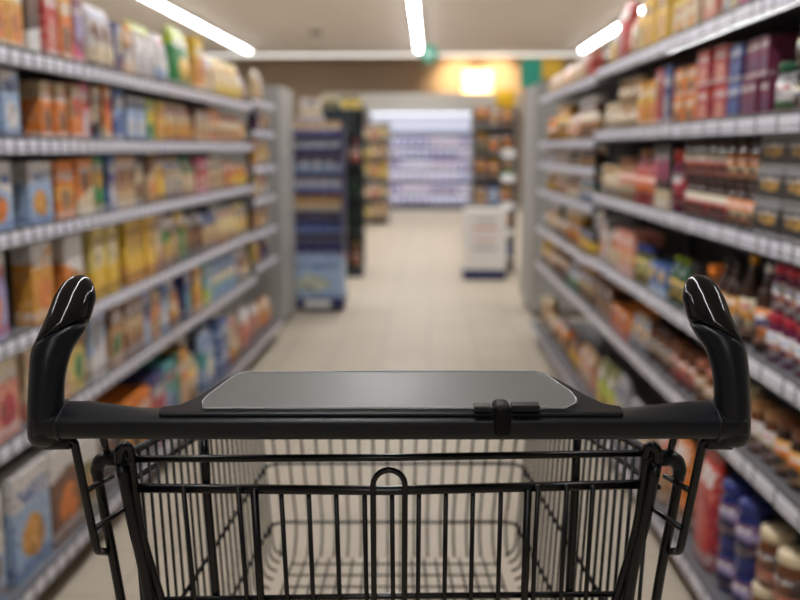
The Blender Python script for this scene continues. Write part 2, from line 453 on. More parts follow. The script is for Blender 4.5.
def place(kind, w, h, dep, cols, style, lidc, loc, rz, label, group):
    parts = proto(kind, w, h, dep, cols, style, lidc)
    nm_, _, _, cat = NOUN[kind]
    root = bpy.data.objects.new(nm_, parts[0][1]); C.objects.link(root)
    root.location = loc; root.rotation_euler = (0, 0, rz)
    for pn, me in parts[1:]:
        c = bpy.data.objects.new(pn, me); C.objects.link(c); c.parent = root
    tag(root, label, cat, group)
    return root

SHN = ['top', 'second', 'third', 'fourth', 'fifth', 'bottom', 'bottom']
def shelf_run(row, z, gap, shelf_name, runs, setback=.025, far=False):
    """runs: (px0, px1, kind, item width, height, (base, accent, picture), style, lid, layers), from near to far"""
    sidew = 'left' if row.side < 0 else 'right'
    base = z+.0145
    prev = None; used = {}
    for ri, R in enumerate(runs):
        px0, px1, kind, w, h, cols = R[:6]
        style = R[6] if len(R) > 6 else ri % 3
        lidc = R[7] if len(R) > 7 else 'gold'
        layers = R[8] if len(R) > 8 else 1
        a0, a1 = row.s_of(px0, base+.08, row.d+setback+.012), row.s_of(px1, base+.08, row.d+setback+.012)
        edge = b1 if row.side < 0 else r1
        end = LE if row.side < 0 else RE
        a0 = max(a0, edge-(3.75 if row.side < 0 else 2.5)+.012)
        if far: a0, a1 = max(a0, edge+.03), min(a1, end-.03)
        else: a1 = min(a1, edge-.008)
        if a1-a0 < w*.7: continue
        if row.side < 0 and z > .4 and kind in ('carton', 'box', 'bag') and not far: w *= {1.515: .8, 1.285: .66, 1.047: .74, .769: .66, .507: .72}.get(z, 1)
        n = max(1, int((a1-a0)/(w+.002)))
        pitch = (a1-a0)/n; ww = min(w*1.06, pitch-.003)
        if kind in ('jar', 'tub', 'bottle', 'can'): ww *= .84
        h = min(h, (gap-.012)/layers) 
        dep = {'carton': .06, 'box': .1, 'bag': .075, 'jar': ww, 'tub': ww, 'bottle': ww, 'can': ww, 'tray': .16}[kind]
        if kind == 'box': dep = min(.16, max(.07, w))
        cn = cols[0] + (' and ' + cols[1] if cols[1] != cols[0] else '')
        noun = NOUN[kind]
        for i in range(n):
            for k in range(layers):
                jit = random.uniform(0, .012) if kind in ('bag', 'carton', 'box') else random.uniform(0, .01)
                a = a0+pitch*(i+.5)
                loc = row.p(a, row.d+setback+dep/2+jit, base+k*(h+.001)+.0003)
                hh = h*(1 if kind != 'bag' else 1)
                o_ = ordinal(i, n)
                lay = {1: '', 2: ('lower ', 'upper ')[k] if layers == 2 else '', 3: ''}[layers]
                if layers == 3: lay = ('lowest ', 'middle ', 'topmost ')[k]
                nounw = noun[1] if n == 1 else noun[2]
                where = ('beyond the ' + prev) if prev else 'at the near end'
                lab = '%s%s %s %s %s, %s shelf, %s' % (lay, o_, cn, nounw, where, shelf_name, sidew)
                if n == 1: lab = lab.replace('single ', '', 1) if not lay else lab.replace(' single', '', 1)
                if lab in LABELS:
                    lab = lab.replace('beyond', 'just past')
                if lab in LABELS:
                    lab = lab.replace('just past', 'set right behind')
                if len(lab.replace('-', ' ').split()) > 16: lab = lab.replace(' and '+cols[1], '', 1)
                if len(lab.split()) > 16 and prev: lab = lab.replace('beyond the ', 'past ').replace('set right behind the ', 'behind ').replace('just past the ', 'behind ')
                assert lab not in LABELS, lab
                LABELS[lab] = 1
                grp = '%s %s on the %s shelf, %s side' % (cn, noun[2], shelf_name, sidew)
                rz = row.rz + random.uniform(-.03, .03)*(kind in ('bag', 'carton') and ww < .2)*.6
                place(kind, ww*(.985), h*.995, dep, cols, style, lidc, loc, rz, lab, grp)
        prev = '%s %s' % (cols[0], noun[2])

g = lambda Z, i: (Z[i-1]-.008-(Z[i]+.0145)) if i else .36
# ---- left, near to far
shelf_run(LR, LZ[0], .4, 'top', [
 (-40, 12, 'carton', .10, .205, ('amber','yellow','orange')), (12, 30, 'box', .09, .22, ('dark brown','white','brown'), 1), (30, 50, 'box', .10, .23, ('red','red','salmon'), 2),
 (50, 62, 'carton', .12, .22, ('orange','amber','brown')), (62, 78, 'box', .10, .21, ('plum','pink','lilac'), 1), (78, 86, 'carton', .10, .2, ('orange','yellow','brown')),
 (86, 110, 'bag', .13, .22, ('white','cream','brown'), 1), (110, 118, 'box', .10, .19, ('navy','purple','cream')), (118, 128, 'carton', .1, .2, ('amber','brown','white')),
 (128, 152, 'bag', .15, .22, ('white','lime','grey'), 0), (152, 166, 'bag', .14, .21, ('white','pale blue','grey')), (166, 190, 'bag', .3, .27, ('green','lime','yellow'), 0),
 (190, 199, 'carton', .16, .26, ('amber','yellow','orange')), (199, 214, 'bag', .14, .2, ('beige','cream','tan')), (214, 238, 'bag', .17, .21, ('pale yellow','cream','yellow')), (238, 249, 'bag', .14, .16, ('beige','white','tan'))])
shelf_run(LR, LZ[1], g(LZ, 1), 'second', [
 (-40, 12, 'carton', .14, .19, ('pale blue','white','white')), (12, 20, 'carton', .10, .18, ('pale blue','green','white'), 0), (20, 28, 'carton', .10, .15, ('salmon','pink','white'), 0), (28, 60, 'carton', .11, .17, ('orange','beige','brown')),
 (60, 74, 'carton', .12, .175, ('tan','orange','red'), 1), (74, 84, 'box', .09, .19, ('pink','red','white')), (84, 95, 'box', .08, .18, ('cream','black','brown'), 1),
 (95, 108, 'carton', .09, .19, ('orange','cream','red')), (108, 120, 'carton', .13, .19, ('blue','pale blue','blue'), 2), (120, 142, 'carton', .14, .17, ('pale blue','grey','white')),
 (142, 150, 'carton', .11, .17, ('lime','green','yellow')), (150, 160, 'carton', .13, .16, ('yellow','amber','orange')), (160, 190, 'bag', .12, .18, ('beige','cream','amber')),
 (190, 206, 'carton', .12, .16, ('brown','tan','cream')), (206, 216, 'carton', .12, .17, ('orange','cream','brown')), (216, 240, 'bag', .13, .17, ('cream','beige','tan')), (240, 251, 'bag', .12, .16, ('pale yellow','beige','orange'))])
shelf_run(LR, LZ[2], g(LZ, 2), 'third', [
 (-40, 14, 'carton', .19, .185, ('pale blue','white','orange'), 0), (14, 48, 'carton', .19, .18, ('pale blue','white','amber'), 0), (48, 68, 'carton', .16, .18, ('orange','amber','tan'), 2),
 (68, 86, 'carton', .16, .185, ('orange','cream','brown'), 1), (86, 96, 'carton', .12, .19, ('green','olive','amber')), (96, 101, 'carton', .1, .18, ('brown','tan','cream')), (101, 109, 'carton', .10, .2, ('blue','navy','white'), 2),
 (109, 130, 'carton', .13, .19, ('tan','beige','brown')), (130, 141, 'box', .1, .19, ('dark brown','cream','tan')), (141, 152, 'carton', .13, .17, ('beige','brown','orange')),
 (152, 164, 'bag', .15, .2, ('yellow','yellow','amber')), (164, 180, 'bag', .13, .19, ('beige','cream','grey')), (180, 193, 'bag', .13, .18, ('beige','green','cream')), (193, 207, 'carton', .12, .17, ('pink','crimson','beige'), 2),
 (207, 224, 'bag', .14, .17, ('cream','beige','tan')), (224, 234, 'bag', .12, .15, ('red','orange','yellow')), (234, 247, 'bag', .15, .14, ('amber','yellow','orange')), (247, 251, 'carton', .1, .15, ('brown','tan','beige'))])
shelf_run(LR, LZ[3], g(LZ, 3), 'fourth', [
 (-60, 0, 'carton', .19, .24, ('lilac','white','orange')), (0, 18, 'carton', .19, .235, ('lilac','white','blue'), 0), (18, 50, 'carton', .19, .235, ('amber','white','orange'), 0), (50, 84, 'carton', .19, .23, ('orange','white','amber'), 0),
 (84, 114, 'carton', .15, .235, ('pale yellow','yellow','cream'), 1), (114, 121, 'carton', .12, .23, ('brown','orange','tan')), (121, 150, 'carton', .16, .235, ('yellow','amber','gold'), 1), (150, 158, 'carton', .12, .22, ('beige','tan','cream')),
 (158, 172, 'bag', .17, .23, ('tan','green','yellow'), 2), (172, 180, 'bag', .13, .2, ('beige','cream','tan')), (180, 188, 'bag', .16, .22, ('green','yellow','beige'), 0), (188, 202, 'bag', .16, .2, ('dark brown','brown','tan')),
 (202, 218, 'bag', .16, .18, ('beige','blue','tan'), 0), (218, 236, 'bag', .17, .17, ('cream','beige','pale yellow')), (236, 251, 'bag', .17, .18, ('pale yellow','beige','amber'))])
shelf_run(LR, LZ[4], g(LZ, 4), 'fifth', [
 (-70, 14, 'carton', .19, .215, ('salmon','cream','crimson'), 0), (14, 48, 'carton', .19, .21, ('cream','salmon','pink'), 1), (48, 66, 'carton', .15, .2, ('amber','pale yellow','beige')), (66, 80, 'carton', .14, .21, ('pale yellow','amber','green')), (80, 104, 'carton', .17, .215, ('pale blue','white','grey')),
 (104, 120, 'carton', .15, .215, ('tan','brown','green'), 0), (120, 140, 'carton', .14, .21, ('brown','beige','tan'), 2), (140, 147, 'carton', .1, .21, ('blue','pale blue','navy')), (147, 158, 'carton', .14, .19, ('beige','orange','tan')),
 (158, 166, 'carton', .12, .2, ('pale blue','blue','white')), (166, 182, 'bag', .16, .19, ('cream','amber','orange')), (182, 190, 'carton', .12, .22, ('navy','blue','teal')), (190, 200, 'carton', .15, .2, ('amber','yellow','orange'), 2),
 (200, 209, 'carton', .15, .2, ('teal','lime','pale blue')), (209, 234, 'carton', .16, .18, ('pale blue','cream','teal')), (234, 240, 'bag', .12, .19, ('purple','plum','lilac')), (240, 251, 'bag', .15, .17, ('beige','cream','tan'))])
shelf_run(LR, LZ[5], .34, 'bottom', [
 (-60, 10, 'carton', .20, .295, ('pale blue','white','tan'), 0), (10, 46, 'carton', .20, .295, ('pale blue','white','amber'), 0), (46, 78, 'carton', .19, .29, ('brown','white','orange'), 0), (78, 96, 'carton', .17, .25, ('olive','white','tan'), 0), (96, 118, 'box', .16, .24, ('dark brown','black','brown')),
 (118, 150, 'box', .16, .25, ('black','orange','amber'), 0), (150, 164, 'box', .16, .27, ('crimson','navy','crimson'), 0), (164, 175, 'box', .14, .28, ('pale blue','teal','blue'), 0), (175, 180, 'box', .1, .29, ('dark green','green','teal')), (180, 188, 'box', .13, .28, ('orange','amber','cream')),
 (188, 202, 'bottle', .17, .31, ('pale yellow','cream','cream'), 1, 'white'), (202, 216, 'bag', .2, .3, ('pale blue','teal','white')), (216, 230, 'box', .17, .14, ('blue','pale blue','navy'), 2, 'gold', 2), (230, 242, 'bag', .2, .25, ('cream','amber','tan')), (242, 254, 'bag', .2, .25, ('salmon','white','red'), 0)], setback=-.005)
# far short bay, left
fl = [('beige','cream','tan'), ('purple','navy','cream'), ('amber','orange','beige'), ('cream','pale yellow','tan'), ('tan','brown','amber'), ('pale yellow','beige','orange'), ('salmon','white','beige')]
for i, z in enumerate(LZ2):
    gp = .3 if i == 0 else LZ2[i-1]-.008-(z+.0145)
    if i == 6: gp = .3
    sname = ['top', 'second', 'third', 'fourth', 'fifth', 'sixth', 'bottom'][i]+' far-end'
    shelf_run(LR, z, gp, sname, [(252.5, 262, 'bag', .15, .2, fl[i]), (262, 272, 'bag', .15, .18, fl[(i+3) % 7])], far=True)

# ---- right, near to far
shelf_run(RR, RZ[0], .36, 'top', [
 (850, 800, 'carton', .12, .12, ('cream','white','tan')), (800, 770, 'box', .09, .08, ('orange','amber','red')), (770, 740, 'box', .09, .09, ('purple','lilac','pink')), (740, 716, 'bag', .12, .15, ('cream','white','grey')), (716, 700, 'box', .1, .13, ('salmon','orange','cream')),
 (700, 670, 'carton', .12, .125, ('cream','pale yellow','amber'), 0, 'gold', 1), (670, 640, 'carton', .14, .2, ('yellow','yellow','amber'), 2), (640, 628, 'bag', .14, .18, ('cream','yellow','tan'), 0), (628, 614, 'bag', .18, .25, ('red','red','crimson'), 0), (614, 606, 'bag', .13, .17, ('pale yellow','cream','amber'), 0), (606, 596, 'bag', .15, .15, ('amber','cream','tan')),
])
shelf_run(RR, RZ2[0], .3, 'top far-end', [(593, 584, 'carton', .13, .15, ('red','salmon','crimson')), (584, 572, 'bag', .15, .14, ('beige','cream','tan')), (572, 560, 'bag', .17, .14, ('amber','orange','cream')), (560, 548, 'bag', .18, .13, ('cream','beige','amber')), (548, 540, 'bag', .18, .12, ('brown','beige','tan'))], far=True)
shelf_run(RR, RZ[1], g(RZ, 1), 'second', [
 (850, 786, 'jar', .085, .1, ('cream','black','dark brown'), 2, 'black', 2), (785, 770, 'tub', .11, .125, ('white','green','grey'), 1, 'dark green', 1), (768, 741, 'box', .048, .098, ('plum','plum','purple'), 0, 'gold', 2), (741, 726, 'box', .05, .098, ('navy','blue','blue'), 0, 'gold', 2),
 (726, 696, 'box', .10, .104, ('crimson','red','salmon'), 0, 'gold', 2), (695, 672, 'box', .10, .09, ('orange','amber','brown'), 2, 'gold', 2), (671, 664, 'box', .08, .2, ('navy','blue','grey')), (664, 655, 'box', .08, .2, ('red','crimson','brown')), (655, 638, 'box', .1, .17, ('amber','yellow','orange'), 2),
 (638, 617, 'jar', .08, .1, ('cream','beige','tan'), 2, 'beige', 2), (617, 596, 'jar', .08, .12, ('cream','white','beige'), 1, 'cream', 1)])
shelf_run(RR, RZ[2], g(RZ, 2), 'third', [
 (850, 756, 'tray', .16, .078, ('black','black','gold'), 1, 'grey', 3), (755, 722, 'jar', .068, .115, ('orange','cream','dark brown'), 2, 'dark brown', 2), (722, 682, 'jar', .068, .115, ('red','cream','dark brown'), 0, 'dark brown', 2), (681, 668, 'jar', .075, .2, ('crimson','dark brown','plum'), 0, 'red'), (668, 656, 'box', .07, .22, ('black','cream','pink'), 1),
 (655, 633, 'bottle', .075, .2, ('orange','red','red'), 1, 'tan'), (632, 618, 'jar', .075, .17, ('salmon','cream','tan'), 1, 'brown'), (618, 596, 'jar', .08, .13, ('cream','white','beige'), 1, 'beige')])
shelf_run(RR, RZ[3], g(RZ, 3), 'fourth', [
 (850, 764, 'jar', .07, .115, ('white','salmon','plum'), 2, 'crimson', 2), (763, 748, 'bottle', .07, .22, ('orange','navy','dark brown'), 2, 'white'), (748, 732, 'bottle', .065, .23, ('cream','amber','dark brown'), 2, 'amber'), (732, 714, 'bottle', .065, .21, ('amber','white','dark brown'), 1, 'black'),
 (714, 700, 'jar', .08, .17, ('white','orange','brown'), 2, 'orange'), (700, 684, 'jar', .08, .15, ('grey','black','dark brown'), 2, 'black'), (684, 668, 'bottle', .07, .15, ('yellow','olive','dark green'), 2, 'lime'), (668, 648, 'box', .1, .1, ('blue','pale blue','yellow'), 1, 'gold', 1), (648, 634, 'jar', .08, .14, ('pale yellow','green','olive'), 2, 'navy'),
 (633, 618, 'box', .12, .17, ('salmon','orange','cream'), 2), (618, 606, 'bag', .12, .16, ('salmon','cream','tan')), (606, 596, 'box', .12, .19, ('white','grey','orange'), 0)])
shelf_run(RR, RZ[4], g(RZ, 4), 'fifth', [
 (850, 800, 'jar', .08, .15, ('cream','white','brown'), 1, 'white'), (800, 770, 'jar', .08, .14, ('amber','orange','dark brown'), 2, 'brown'), (770, 745, 'jar', .08, .13, ('white','cream','brown'), 2, 'tan'), (745, 715, 'jar', .08, .14, ('salmon','brown','dark brown'), 0, 'cream'), (715, 690, 'jar', .08, .13, ('tan','cream','brown'), 2, 'salmon'),
 (690, 668, 'jar', .08, .13, ('salmon','crimson','brown'), 1, 'brown'), (668, 648, 'jar', .08, .14, ('dark brown','cream','brown'), 2, 'dark brown'), (648, 630, 'bag', .12, .12, ('cream','grey','tan')), (630, 612, 'box', .14, .1, ('orange','red','red'), 1), (612, 596, 'box', .12, .15, ('brown','dark brown','tan'), 2)])
shelf_run(RR, RZ[5], .34, 'bottom', [
 (870, 785, 'jar', .09, .135, ('brown','crimson','dark brown'), 2, 'cream', 2), (785, 745, 'jar', .095, .14, ('dark brown','salmon','brown'), 1, 'cream', 2), (745, 712, 'tub', .1, .15, ('purple','lilac','navy'), 2, 'navy', 2), (712, 692, 'bag', .14, .33, ('crimson','red','red'), 0), (692, 684, 'bag', .12, .33, ('green','dark green','white'), 1), (684, 664, 'bag', .15, .28, ('orange','brown','tan'), 1), (664, 650, 'bag', .15, .27, ('salmon','tan','brown'), 1),
 (650, 638, 'bag', .15, .24, ('tan','brown','cream')), (638, 622, 'bag', .16, .22, ('grey','white','pale blue')), (622, 612, 'bag', .15, .26, ('yellow','grey','amber'), 0), (612, 596, 'bag', .16, .24, ('olive','lime','yellow'), 2)], setback=-.005)
# right far bays
fr_ = [('brown','beige','dark brown'), ('yellow','black','amber'), ('tan','cream','brown'), ('beige','white','tan'), ('dark brown','orange','amber'), ('salmon','tan','cream'), ('white','green','pale blue')]
for i, z in enumerate(RZ2):
    if i == 0: continue
    gp = RZ2[i-1]-.008-(z+.0145)
    if i == 6: gp = .3
    sname = ['top', 'second', 'third', 'fourth', 'fifth', 'sixth', 'bottom'][i]+' far-end'
    k1, k2, k3 = ('jar', 'bag', 'jar') if i % 2 else ('bag', 'jar', 'bag')
    wj = {'jar': .11, 'bag': .17}
    runs = []
    xs = [592, 579, 567, 555, 547, 540.5]
    for q in range(5):
        kk = (k1, k2, k3)[q % 3]
        runs.append((xs[q], xs[q+1], kk, wj[kk], .11+.035*((i*3+q*2) % 4), fr_[(i*2+q*3) % 7], q % 3, ['cream', 'white', 'brown', 'gold', 'orange'][(i+q) % 5]))
    shelf_run(RR, z, gp, sname, runs, far=True)

# ================================================================ END-OF-AISLE DISPLAYS
# blue promotional tower
NAVY = mat('card_navy', lin(28, 36, 84), .45); SKY = mat('card_sky', lin(138, 176, 214), .5)
tw = empty('display_tower', (-.875, 6.95, 0), .02)
hw = .205
MB().box(-hw, hw, .0, .36, .03, .12).build('base', NAVY, tw, bevel=.004)
MB().box(-.1, .1, -.004, -.0005, .045, .10).build('base_label', mat('card_white', (.75, .75, .74), .5), tw)
MB().box(-hw+.005, hw-.005, .005, .355, .1205, .45).build('printed_plinth', print_mat('tower_print', COL['pale blue'], COL['pale blue'], lin(190, 200, 180), COL['blue'], style=0), tw)
MB().box(-hw, -hw+.012, .0, .36, .4505, 1.45).build('side_wall', NAVY, tw)
MB().box(hw-.012, hw, .0, .36, .4505, 1.45).build('side_wall', NAVY, tw)
MB().box(-hw+.0125, hw-.0125, .34, .36, .4505, 1.45).build('rear_wall', NAVY, tw)
zz = [.4505, .625, .80, .945, 1.09, 1.235, 1.38]
for z in zz[1:]:
    MB().box(-hw+.0125, hw-.0125, .002, .339, z-.012, z).build('tray', NAVY, tw)
tag(tw, 'blue cardboard promotional tower of small cartons standing at the left end panel', 'display stand')
rowc = [('navy','navy','navy'), ('navy','blue','navy'), ('amber','cream','beige'), ('pale blue','blue','white'), ('white','pale blue','blue'), ('pale blue','navy','white'), ('beige','blue','cream')]
rown = ['lowest tray', 'second tray from below', 'third tray from below', 'fourth tray', 'fifth tray', 'sixth tray', 'open top']
pos4 = ['leftmost', 'second from left', 'third from left', 'rightmost']
for r, z in enumerate(zz):
    hgt = (zz[r+1]-z-.03) if r < 6 else .10
    for k in range(4):
        x = -hw+.0125+(.385/4)*(k+.5)
        p = Matrix.Rotation(.02, 3, 'Z') @ Vector((x, .09, 0)) + Vector((-.875, 6.95, z+.0005))
        place('carton' if r != 2 else 'box', .088, hgt, .06, rowc[r], 1, 'gold', p, .02,
              '%s %s carton on the %s of the blue tower' % (pos4[k], rowc[r][0], rown[r]), 'cartons in the blue tower, ' + rown[r])
o = place('carton', .19, .15, .1, ('white','white','grey'), 0, 'gold', (-.93, 7.16, 1.3805), .02, 'white box standing on the top of the blue tower, left', None)
o = place('carton', .15, .13, .1, ('white','cream','grey'), 1, 'gold', (-.93, 7.16, 1.5315), .02, 'smaller white box stacked above the white box on the blue tower', None)

# black stand with dark greenery and goods
BLK = mat('stand_black', (.012, .016, .02), .5)
bs = empty('display_stand', (-.80, 8.95, 0))
MB().box(-.32, .13, 0, .35, 0, .10).build('base', BLK, bs, bevel=.005)
MB().box(-.32, .13, .31, .35, .1005, 1.72).build('back_board', BLK, bs)
MB().box(-.34, .02, -.02, .3095, 1.42, 1.66).build('header', mat('header_dark', lin(18, 34, 42), .5), bs)
for z in (.45, .8, 1.12):
    MB().box(-.31, .12, .0, .3095, z-.015, z).build('shelf', BLK, bs)
tag(bs, 'tall black display stand with dark header behind the blue tower', 'display stand')
def foliage(name, loc, r, h, m, label, cat):
    rnd = random.Random(label); b = MB()
    for i in range(160):
        a = rnd.uniform(0, 2*PI); zz_ = rnd.random(); rr = r*(1-zz_*.55)*math.sqrt(rnd.random())
        p = Vector((rr*math.cos(a), rr*math.sin(a), zz_*h)); d = Vector((math.cos(a), math.sin(a), rnd.uniform(-.2, .9))).normalized()*.035
        s_ = d.cross(Vector((0, 0, 1))).normalized()*.009
        b.add([p, p+d*.5+s_, p+d, p+d*.5-s_], [(0, 1, 2, 3)])
    b.tube([(0, 0, 0), (0, 0, h*.8)], .008, 6)
    o = b.build(name, m, loc=loc); tag(o, label, cat); return o
GREEN = mat('leaf_green', lin(48, 84, 52), .5)
foliage('potted_plant', (-.76, 9.05, .8005), .08, .21, GREEN, 'bushy dark green plant on the middle shelf of the black stand', 'plant')
foliage('potted_plant', (-.77, 9.05, .4505), .08, .23, mat('leaf_dark', lin(36, 66, 44), .5), 'dark green plant on the lower shelf of the black stand', 'plant')
for i, x in enumerate((-.98, -.86, -.74)):
    place('bottle', .075, .24, .075, (('red','brown','dark brown'), ('tan','brown','dark brown'), ('salmon','red','dark brown'))[i], 1, 'red', (x, 9.05, 1.1205), 0,
          '%s small bottle on the upper shelf of the black stand' % ('red', 'tan', 'salmon')[i], 'bottles on the black stand')
    place('bottle', .075, .25, .075, (('brown','red','dark brown'), ('crimson','tan','dark brown'), ('brown','orange','brown'))[i], 1, 'gold', (x, 9.05, .1005), 0,
          '%s bottle on the base of the black stand' % ('left dark', 'crimson middle', 'right dark')[i], 'bottles on the black stand')
place('carton', .2, .12, .1, ('pale yellow','olive','yellow'), 0, 'gold', (-.78, 9.02, 1.6605), 0, 'pale yellow box on top of the black stand, right', None)
place('carton', .2, .10, .1, ('olive','pale yellow','brown'), 0, 'gold', (-1.02, 9.02, 1.6605), 0, 'olive box on top of the black stand, left', None)

# pale shelf of goods further back on the left
def small_rack(name, loc, w, d, zs, label, fm, top):
    e = empty(name, loc)
    MB().box(-w/2, w/2, d-.02, d, 0, top).build('back_panel', fm, e)
    for sx in (-1, 1): MB().box(sx*w/2-.01*(sx+1), sx*w/2-.01*(sx-1), .0, d-.0205, 0, top).build('side_panel', fm, e)
    for z in zs: MB().box(-w/2+.0205, w/2-.0205, 0, d-.0205, z-.02, z).build('shelf_board', SHELF, e)
    tag(e, label, 'shelf'); return e
far = [('yellow','olive','pale yellow'), ('cream','beige','tan'), ('beige','brown','cream'), ('white','salmon','tan'), ('olive','yellow','cream'), ('tan','amber','orange')]
zs = (.12, .45, .78, 1.11, 1.42)
small_rack('side_rack', (-.93, 15.2, 0), .5, .4, zs, 'open pale rack with yellow and beige goods further back on the left', PANEL, 1.72)
hn = ['lowest', 'second', 'third', 'fourth', 'top']
for i, z in enumerate(zs):
    for k in range(3):
        place('bag' if (i+k) % 2 else 'carton', .14, .25, .08, far[(i*2+k) % 6], k, 'gold', (-.93+(k-1)*.15, 15.3, z+.0005), 0,
              '%s %s pack on the %s shelf of the far left rack' % (('left', 'middle', 'right')[k], far[(i*2+k) % 6][0], hn[i]), 'packs in the far left rack')

# right rack behind the white bin
zs = (.12, .42, .70, .985, 1.235, 1.5)
RK = small_rack('end_rack', (.66, 9.35, 0), .46, .36, zs, 'tall grey rack of mixed goods behind the white bin, beside the right end panel', mat('rack_grey', (.22, .21, .2), .5), 1.7)
rc = [('blue','white','pale blue'), ('orange','brown','amber'), ('orange','black','tan'), ('dark brown','green','tan'), ('black','tan','orange'), ('orange','dark brown','amber'), ('brown','tan','beige')]
hn = ['lowest', 'second', 'third', 'fourth', 'fifth', 'top']
for i, z in enumerate(zs):
    for k in range(3):
        cc = rc[i] if k == 2 else rc[(i*2+k+2) % 7]
        kd = ('bag', 'jar', 'carton')[(i+k) % 3]
        place(kd, .125 if kd != 'jar' else .11, .19, .08, cc, 1+(k % 2), 'gold', (.66+(k-1)*.135, 9.45, z+.0005), 0,
              '%s %s item on the %s shelf of the rack behind the white bin' % (('left', 'middle', 'right')[k], cc[0], hn[i]), 'goods in the rack behind the white bin')
wd = mat('round_tag_white', (.85, .85, .85), .4)
for i, z in enumerate((1.225, .975, .69, .41)):
    MB().loft([[(.14+.075*math.cos(a*PI/12), y, z+.045*math.sin(a*PI/12)) for a in range(24)] for y in (-.006, -.0005)], smooth=False).build('price_disc', wd, RK)
tb = MB().loft([rr_ring(.2, .12, z, .04, 4) for z in (0, .05, .12, .16)]).build('yellow_tub', mat('yellow_plastic', COL['yellow'], .8), loc=(.78, 9.53, 1.7005))
tag(tb, 'bright yellow tub on top of the rack beside the right end panel', 'tub')

# white bin with navy base
wb = empty('promotion_bin', (.545, 8.78, 0))
MB().box(-.21, .21, 0, .36, .0, .10).build('base', NAVY, wb, bevel=.004)
MB().box(-.205, .205, .005, .355, .1005, .69).build('bin_body', mat('bin_white', lin(226, 222, 218), .5), wb, bevel=.004)
MB().box(-.12, .12, -.001, .0045, .50, .52).build('red_print', mat('red_print', lin(190, 90, 80), .5), wb)
MB().box(-.10, .10, -.001, .0045, .58, .60).build('grey_print', mat('grey_print', lin(150, 150, 155), .5), wb)
MB().box(-.12, .12, -.001, .0045, .30, .325).build('grey_print', MATS['grey_print'], wb)
MB().box(-.10, .10, -.001, .0045, .39, .405).build('red_print', MATS['red_print'], wb)
tag(wb, 'white cardboard promotion bin on a navy base at the right of the aisle', 'bin')

# teal and orange header sign above right end panel
ts = empty('aisle_sign', RR.p(7.3, .93, 1.7505), -.02)
MB().box(-.12, .04, -.01, .01, 0, .22).build('teal_board', TEAL, ts, bevel=.004)
MB().box(.0405, .2, -.008, .008, .07, .22).build('orange_board', mat('orange_board', lin(214, 170, 50), .5), ts)
tag(ts, 'teal and yellow sign standing above the right end panel', 'sign')

# ================================================================ REFRIGERATED CASE
fx, fy = .03, 19.35
rf = empty('refrigerated_case', (fx-.18, 18.95, 0))
W = 1.12
FRW = mat('case_white', (.6, .61, .66), .4); CL = mat('case_lamp', (1, 1, 1), .5, emit=(.84, .87, 1), es=19)
DKC = mat('case_dark', (.07, .07, .08), .4)
MB().box(-W, W, -.05, .8, 0, .10).build('lower_body', DKC, rf, bevel=.01)
MB().box(-W, W, .72, .8, .1005, 2.05).build('rear_wall', FRW, rf)
for sx in (-1, 1): MB().box(sx*W-.02*(sx+1), sx*W-.02*(sx-1), 0, .7195, .1005, 2.05).build('side_wall', FRW, rf)
MB().box(-W+.0405, W-.0405, .0, .7195, 1.98, 2.05).build('canopy', FRW, rf)
MB().box(-W+.05, W-.05, .04, .07, 1.965, 1.9795).build('lamp', mat('canopy_lamp', (1, 1, 1), .5, emit=(.84, .9, 1), es=4), rf)
MB().box(-W+.05, W-.05, .5, .70, 1.64, 1.95).build('glowing_back', mat('case_back_glow', (.6, .6, .7), .5, emit=(.80, .85, 1), es=.42), rf)  # panel's own glow stands in for lamplight on the upper back
cz = (.105, .335, .59, .83, 1.07, 1.31, 1.555)
for z in cz[1:]:
    s_ = MB().box(-W+.0405, W-.0405, .12, .7195, z-.02, z).build('shelf', FRW, rf)
    MB().box(-W+.041, W-.041, .112, .1195, z-.045, z+.004).build('shelf_lip', DKC, s_)
    MB().box(-W+.05, W-.05, .122, .14, z-.032, z-.0205).build('lamp', CL, s_)
tag(rf, 'white lit refrigerated display case against the back wall at the aisle end', 'refrigerator')
cc = [('white','lilac','blue'), ('lilac','white','navy'), ('white','pale blue','lilac'), ('lilac','purple','white'), ('white','white','lilac')]
for i, z in enumerate(cz):
    for k in range(14 if i < 6 else 0):
        place('carton' if i % 2 else 'tub', .12, .17, .08, cc[(i+k//4) % 5], i % 3, 'white', (fx-.18-.98+k*.151, 18.95+.20, z+.0007), 0,
              'small white and lilac dairy pack on the %s shelf of the refrigerated case' % ['lowest', 'second', 'third', 'fourth', 'fifth', 'top', ''][i], 'dairy packs on the %s cold shelf' % ['lowest', 'second', 'third', 'fourth', 'fifth', 'top', ''][i])

# ================================================================ TROLLEY
cart = empty('shopping_trolley', (0, 0, 0), YAW)
OX = -.009      # trolley centre line in the heading frame
cart.location = (Matrix.Rotation(YAW, 3, 'Z') @ Vector((OX, .74, 0)))
def K(u, v, Y):
    p = at(u, v, Y); return Vector((p.x-OX, p.y-.74, p.z))
def ell(c, t, rx, ry, n=20, tilt=0, yaxis=Vector((0, 1, 0))):
    """ring of half widths rx (in the picture plane) and ry (fore-aft) around a point with tangent t"""
    t = t.normalized(); s = t.cross(yaxis).normalized(); b = s.cross(t).normalized()
    return [c + s*math.cos(a)*rx + b*math.sin(a)*ry + t*tilt*math.cos(a) for a in [2*PI*k/n for k in range(n)]]
YB = .722
